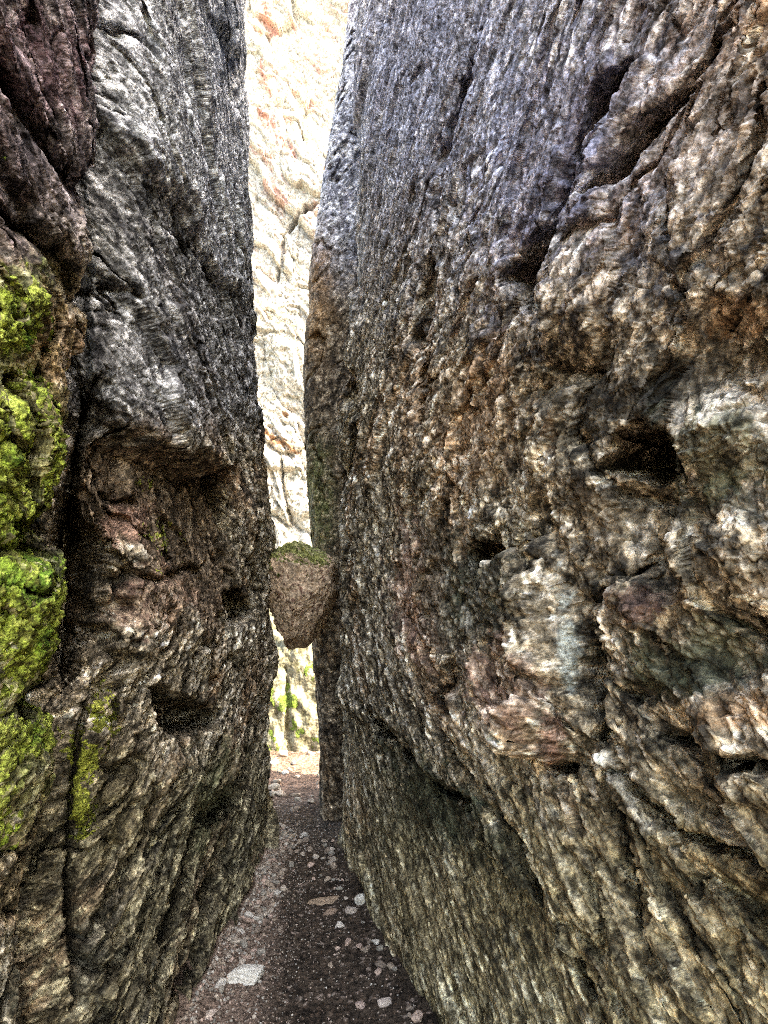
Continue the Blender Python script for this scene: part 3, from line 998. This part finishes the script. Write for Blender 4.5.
# wedged boulder
def wedged():
    V, T = ico(7)
    U = V.copy()
    V = np.sign(U) * np.abs(U) ** 0.85
    # broken faces: sloping mossy top, steep right side, two faces meeting in a point below
    for d, h in (((.30, -.15, 1), .74), ((-.35, -.1, 1), .82), ((1, -.1, .1), .86), ((.80, -.1, -.62), .70), ((-.86, -.1, -.50), .70), ((-1, 0, .1), .88),
                 ((.15, -1, .35), .60), ((-.55, -.8, -.30), .66), ((.45, -.8, -.50), .64), ((.1, -.3, -1), .84), ((.6, -.6, .5), .84)):
        d = np.array(d, float); d /= np.linalg.norm(d)
        k = V @ d - h
        V = V - np.where(k > 0, k * 0.96, 0)[:, None] * d
    P = np.stack([V[:, 0] * .27, V[:, 1] * .26, V[:, 2] * .375], 1)
    nrm = U
    d = 0.016 * tri_noise(U, 2.5, 11, 5) + 0.010 * tri_noise(U, 8, 12, 5)
    for i, (f, am) in enumerate(((3.0, .020), (7, .009))):
        h, e, r = facet(U[:, 0] * f + .4 * U[:, 1] * f, (U[:, 2] * 1.6 - .4 * U[:, 0] + .3 * U[:, 1]) * f, 30 + i)
        d = d + am * h - am * .7 * np.exp(-(e / .06) ** 2) * (r > .5)
    P = P + nrm * d[:, None]
    n1 = tri_noise(U, 5, 41, 5); n2 = tri_noise(U, 18, 42, 4)
    c = np.broadcast_to(lin(176, 152, 126), P.shape).astype(F)
    c = mix(c, lin(110, 82, 68), sstep(.0, .4, n2 + n1 * .5))
    c = mix(c, lin(206, 182, 156), sstep(.1, .5, -n2 + n1 * .3) * .8)
    loc = np.array([-0.555, 4.38, 1.555])
    o = mesh_np('wedged_boulder', P, T, c, M_BOULDER)
    o.location = loc
    m = np.clip((U[:, 2] - .50 + n1 * .55 + n2 * .35) * 1.8, 0, 1)
    k = (m[T] > .02).all(1)
    used, inv = np.unique(T[k], return_inverse=True)
    th = 0.012 * m - .002 + .006 * m * tri_noise(U, 30, 51, 3)
    P2 = P + nrm * th[:, None]
    mc = np.broadcast_to(lin(150, 150, 92), P.shape).astype(F)
    mc = mix(mc, lin(86, 92, 44), sstep(0, .4, n2)); mc = mix(mc, lin(196, 186, 140), sstep(.0, .4, -n1) * .7)
    mesh_np('moss', P2[used], inv.reshape(-1, 3), mc[used], M_MOSS, parent=o)
    return o


wb = wedged()
tag(wb, 'reddish brown boulder with a mossy top wedged between the walls', 'boulder')


# mossy boulder behind the opening
def back_boulder():
    V, T = ico(7)
    U = V.copy()
    V = cut_planes(U, 9, 12, .7, .95)
    P = V * np.array([1.15, .75, 1.75])
    d = 0.10 * tri_noise(U, 2.2, 61, 5) + 0.04 * tri_noise(U, 9, 62, 5) + .012 * tri_noise(U, 34, 63, 4)
    P = P + U * d[:, None]
    loc = np.array([-0.95, 7.35, 0.35])
    px, py = project(P + loc)
    front = U[:, 1] < 0.2
    k = np.where(front, crack(px, py, [(286, 668), (287, 710), (290, 745), (293, 765)], 3.5), 0)
    P[:, 1] += 0.04 * k
    n1 = tri_noise(U, 6, 64, 5); n2 = tri_noise(U, 22, 65, 4)
    c = np.broadcast_to(lin(128, 126, 108), P.shape).astype(F)
    c = mix(c, lin(78, 76, 58), sstep(.05, .35, n2)); c = mix(c, lin(158, 156, 140), sstep(.05, .4, -n2 + n1 * .3) * .8)
    c = mix(c, lin(96, 92, 60), k * .35)
    o = mesh_np('mossy_boulder', P, T, c, M_CLIFF)
    o.location = loc
    m = np.clip((sstep(-.05, -.75, U[:, 2]) * .75 + blob(px, py, 280, 745, 20, 40) * .5 + np.where(front, crack(px, py, [(288, 650), (288, 700), (291, 755)], 8), 0) * .0 + n1 * .9 + n2 * .4 - .25) * 2, 0, 1)
    kk = (m[T] > .02).all(1)
    used, inv = np.unique(T[kk], return_inverse=True)
    P2 = P + U * (0.02 * m - .004 + .012 * m * tri_noise(U, 40, 66, 3))[:, None]
    mc = np.broadcast_to(lin(100, 118, 62), P.shape).astype(F)
    mc = mix(mc, lin(96, 118, 48), sstep(0, .4, n2)); mc = mix(mc, lin(156, 164, 100), sstep(.0, .4, -n1) * .7)
    mesh_np('moss', P2[used], inv.reshape(-1, 3), mc[used], M_MOSS, parent=o)
    return o


bb = back_boulder()
tag(bb, 'pale boulder with yellow green moss and a dark crack behind the opening', 'boulder')


# ------------------------------------------------------------------ ground
def ground_z(x, y):
    """trodden path: low in the middle, banked against the rock feet, rising gently beyond the gap"""
    mid = np.interp(y, [-2, 0, 2.6, 4.2, 5.5, 8], [0.0, -.05, -.32, -.50, -.68, -.8])
    half = np.interp(y, [-2, 0, 2.6, 4.2, 5.5, 7], [.8, .65, .40, .22, .24, .8])
    t = np.clip(np.abs(x - mid) / half, 0, 1.6)
    z = 0.045 * np.clip(t - .45, 0, 1) ** 1.3
    z = z + 0.10 * sstep(5.0, 7.5, y)
    z = z + 0.02 * fbm(x * 2.2, y * 2.2, 701, 4) + 0.007 * fbm(x * 14, y * 14, 702, 4)
    return z


def ground_sheet():
    xs = np.concatenate([-np.geomspace(1.6, 300, 26)[::-1], np.linspace(-1.55, 1.2, 620), np.geomspace(1.25, 300, 26)])
    ys = np.concatenate([-np.geomspace(1.0, 300, 24)[::-1], np.linspace(-.95, 1.9, 240), 1.9 + 6.2 * np.linspace(0.003, 1, 820) ** 1.25, np.geomspace(8.3, 300, 26)])
    X, Y = np.meshgrid(xs, ys)
    Z = ground_z(X, Y)
    fine = (np.abs(X) < 1.7) & (Y > -0.9) & (Y < 8.2)
    n = fbm(X * 40, Y * 40, 711, 4, gain=.6); n2 = fbm(X * 5, Y * 5, 712, 4)
    h, e, r = facet(X * 60, Y * 60, 713)
    Z = Z + np.where(fine, .004 * n + .0045 * np.clip(h, 0, 1) * (r > .7), 0)
    c = np.broadcast_to(lin(68, 58, 49), X.shape + (3,)).astype(F)
    c = mix(c, lin(42, 35, 29), sstep(.0, .5, n2))
    c = mix(c, lin(96, 80, 68), sstep(.1, .5, n) * .7)
    c = mix(c, lin(150, 134, 122), ((r > .93) & (e > .15)).astype(F) * .8)
    side = sstep(.02, -.16, X + np.interp(Y, [2, 3, 4, 5], [.35, .40, .52, .62])) * sstep(5.2, 4.2, Y)
    c = mix(c, lin(142, 122, 108), side * .7)
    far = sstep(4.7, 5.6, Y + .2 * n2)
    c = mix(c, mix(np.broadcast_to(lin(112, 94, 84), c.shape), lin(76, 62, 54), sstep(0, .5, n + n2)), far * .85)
    wide = sstep(9, 14, np.hypot(X, Y))
    c = mix(c, lin(110, 110, 80), wide)
    P = np.stack([X, Y, Z], -1)
    return mesh_np('ground', P, grid_quads(P.shape[0], P.shape[1], False), c, M_DIRT)


gr = ground_sheet()
tag(gr, kind='structure')


# ------------------------------------------------------------------ stones
def stone_mesh(seed, sub, flat, long_, rough=.06):
    V, T = ico(sub)
    U = V.copy()
    P = cut_planes(U, seed, 18, .5, .85) * 1.15
    P = P + U * (rough * tri_noise(U, 3, seed, 4) + rough * .35 * tri_noise(U, 12, seed + 1, 3))[:, None]
    P = P * np.array([long_, 1.0, flat])
    n = tri_noise(U, 5, seed + 5, 4)
    return P, T, n


rng = random.Random(5)
PAL = [lin(196, 182, 166), lin(176, 158, 140), lin(214, 206, 194), lin(150, 134, 120), lin(200, 174, 158), lin(166, 158, 146)]
variants = []
for i in range(18):
    P, T, n = stone_mesh(60 + i, 3, rng.uniform(.6, .95), rng.uniform(1.0, 1.6))
    base = PAL[i % 6] * 1.0
    c = np.broadcast_to(base, P.shape).astype(F)
    c = mix(c, base * .55, sstep(.0, .4, n)); c = mix(c, base * 1.2, sstep(.05, .4, -n) * .6)
    o = mesh_np('stone', P, T, c, M_PEBBLE)
    variants.append(o)
used_variant = [False] * len(variants)


def gz(x, y):
    return float(ground_z(np.array([x]), np.array([y]))[0])


NAMED = [ground_at(a, b) for a, b in ((247, 980), (322, 900), (330, 914), (362, 907), (352, 914), (340, 931), (210, 1019), (360, 1008), (384, 1008))]


def put_stone(x, y, size, label, group, vi=None, rz=None, sink=.3):
    if any((x - a) ** 2 + ((y - b) * .6) ** 2 < .09 ** 2 for a, b in NAMED):
        return None
    vi = rng.randrange(len(variants)) if vi is None else vi
    o = variants[vi]
    if used_variant[vi]:
        o = o.copy(); C.objects.link(o)
    used_variant[vi] = True
    o.scale = (size, size, size)
    o.location = (x, y, gz(x, y) + size * .5 * (1 - sink))
    o.rotation_euler = (rng.uniform(-.25, .25), rng.uniform(-.25, .25), rng.uniform(0, 6.28) if rz is None else rz)
    return tag(o, label, 'stone', group)


def foot_table(f, worst):
    ys = np.linspace(1.8, 4.9, 60); out = []
    for y in ys:
        m = np.abs(f[0][0] - y) < 0.06
        out.append(worst(f[0][1][m]) if m.any() else np.nan)
    out = np.array(out); ok = ~np.isnan(out)
    return ys[ok], out[ok]


FL = foot_table(FOOT_L, np.max); FR = foot_table(FOOT_R, np.min)


def left_foot(y):
    return np.interp(y, *FL)


def right_foot(y):
    return np.interp(y, *FR)


def named_stone(px, py, wpx, label, seed, flat, long_, col, rz, name='stone', hgt=.5):
    x, y = ground_at(px, py)
    P, T, n = stone_mesh(seed, 5, flat, long_, .09)
    c = np.broadcast_to(col, P.shape).astype(F)
    c = mix(c, col * .6, sstep(.05, .45, n)); c = mix(c, np.minimum(col * 1.25, .85), sstep(.0, .4, -n) * .6)
    o = mesh_np(name, P, T, c, M_PEBBLE)
    s = wpx / 2 / FPX * y / long_
    o.scale = (s, s, s)
    o.location = (x, y, gz(x, y) + s * flat * hgt)
    o.rotation_euler = (0.08, -.06, rz)
    return tag(o, label, 'stone')


named_stone(247, 980, 38, 'white elongated stone lying alone near the bottom of the path', 8, .62, 1.8, lin(226, 220, 208), .12)
named_stone(322, 900, 36, 'flat tan stone half sunk in the middle of the path', 21, .30, 2.2, lin(176, 152, 128), .35, hgt=.2)
named_stone(330, 914, 20, 'narrow tan stone just below the flat sunken stone', 22, .35, 2.0, lin(168, 144, 124), .9, hgt=.3)
named_stone(362, 907, 13, 'rounded white pebble at the foot of the big wall', 23, .75, 1.1, lin(226, 218, 204), .3)
named_stone(352, 914, 14, 'pale angular pebble left of the rounded white one', 24, .6, 1.3, lin(206, 190, 176), .6)
named_stone(340, 931, 10, 'small white pebble alone below the cluster by the big wall', 25, .7, 1.1, lin(220, 208, 196), .1)
named_stone(210, 1019, 14, 'pale stone at the bottom left corner of the path', 26, .6, 1.5, lin(200, 182, 168), 1.1)
named_stone(360, 1008, 13, 'pale pink pebble at the bottom right of the path', 27, .6, 1.3, lin(200, 176, 164), 2.2)
named_stone(384, 1008, 15, 'larger pale pebble right of the pink one at the bottom', 28, .6, 1.3, lin(206, 190, 178), .9)

GL = 'gravel stones along the left foot of the path'
GR = 'gravel stones along the right foot of the path'
GF = 'stones on the sunlit ground beyond the gap'
for i in range(205):
    y = 2.65 + 2.2 * rng.random() ** 1.0
    x = float(left_foot(y)) + 0.03 + abs(rng.gauss(0, .065)) + .01
    put_stone(x, y, rng.choice([.008, .011, .013, .013, .016, .02]), 'small pale pinkish gravel stone along the left foot of the path', GL)
for i in range(95):
    y = rng.choice([rng.uniform(3.3, 4.5), rng.uniform(3.3, 4.3), rng.uniform(2.55, 3.4)])
    x = float(right_foot(y)) - 0.02 - abs(rng.gauss(0, .09))
    put_stone(x, y, rng.choice([.008, .010, .012, .016, .022]), 'small pale gravel stone along the right foot of the path', GR)
for i in range(40):
    y = rng.uniform(4.9, 6.6)
    x = rng.uniform(-1.0, -.45)
    put_stone(x, y, rng.choice([.012, .018, .026, .036]), 'pale stone on the sunlit ground beyond the narrow gap', GF)


# grit: too fine to count
def grit():
    rg = np.random.RandomState(3)
    V, T = ico(1)
    n = 6500
    y = 2.3 + 3.0 * rg.rand(n)
    lf = left_foot(y); rf = right_foot(y)
    k = rg.rand(n)
    k = np.where(rg.rand(n) < .6, k ** 2.2 * .5, k)
    x = lf + .01 + (rf - lf - .04) * k
    s = rg.choice([.0015, .002, .003, .0042], n) * np.where(k < .3, rg.choice([1, 1, 1.6, 2.2], n), 1)
    z = ground_z(x, y) + s * .3
    P = V[None] * (s[:, None, None] * rg.uniform(.7, 1.3, (n, 1, 3))) + np.stack([x, y, z], 1)[:, None]
    Tt = (T[None] + (np.arange(n) * len(V))[:, None, None]).reshape(-1, 3)
    cols = np.array(PAL)[rg.randint(0, 6, n)] * rg.uniform(.5, 1.1, (n, 1))
    c = np.repeat(cols[:, None], len(V), 1)
    return tag(mesh_np('gravel', P, Tt, c, M_PEBBLE), 'fine pale grit scattered over the dark dirt path', 'gravel', kind='stuff')


grit()
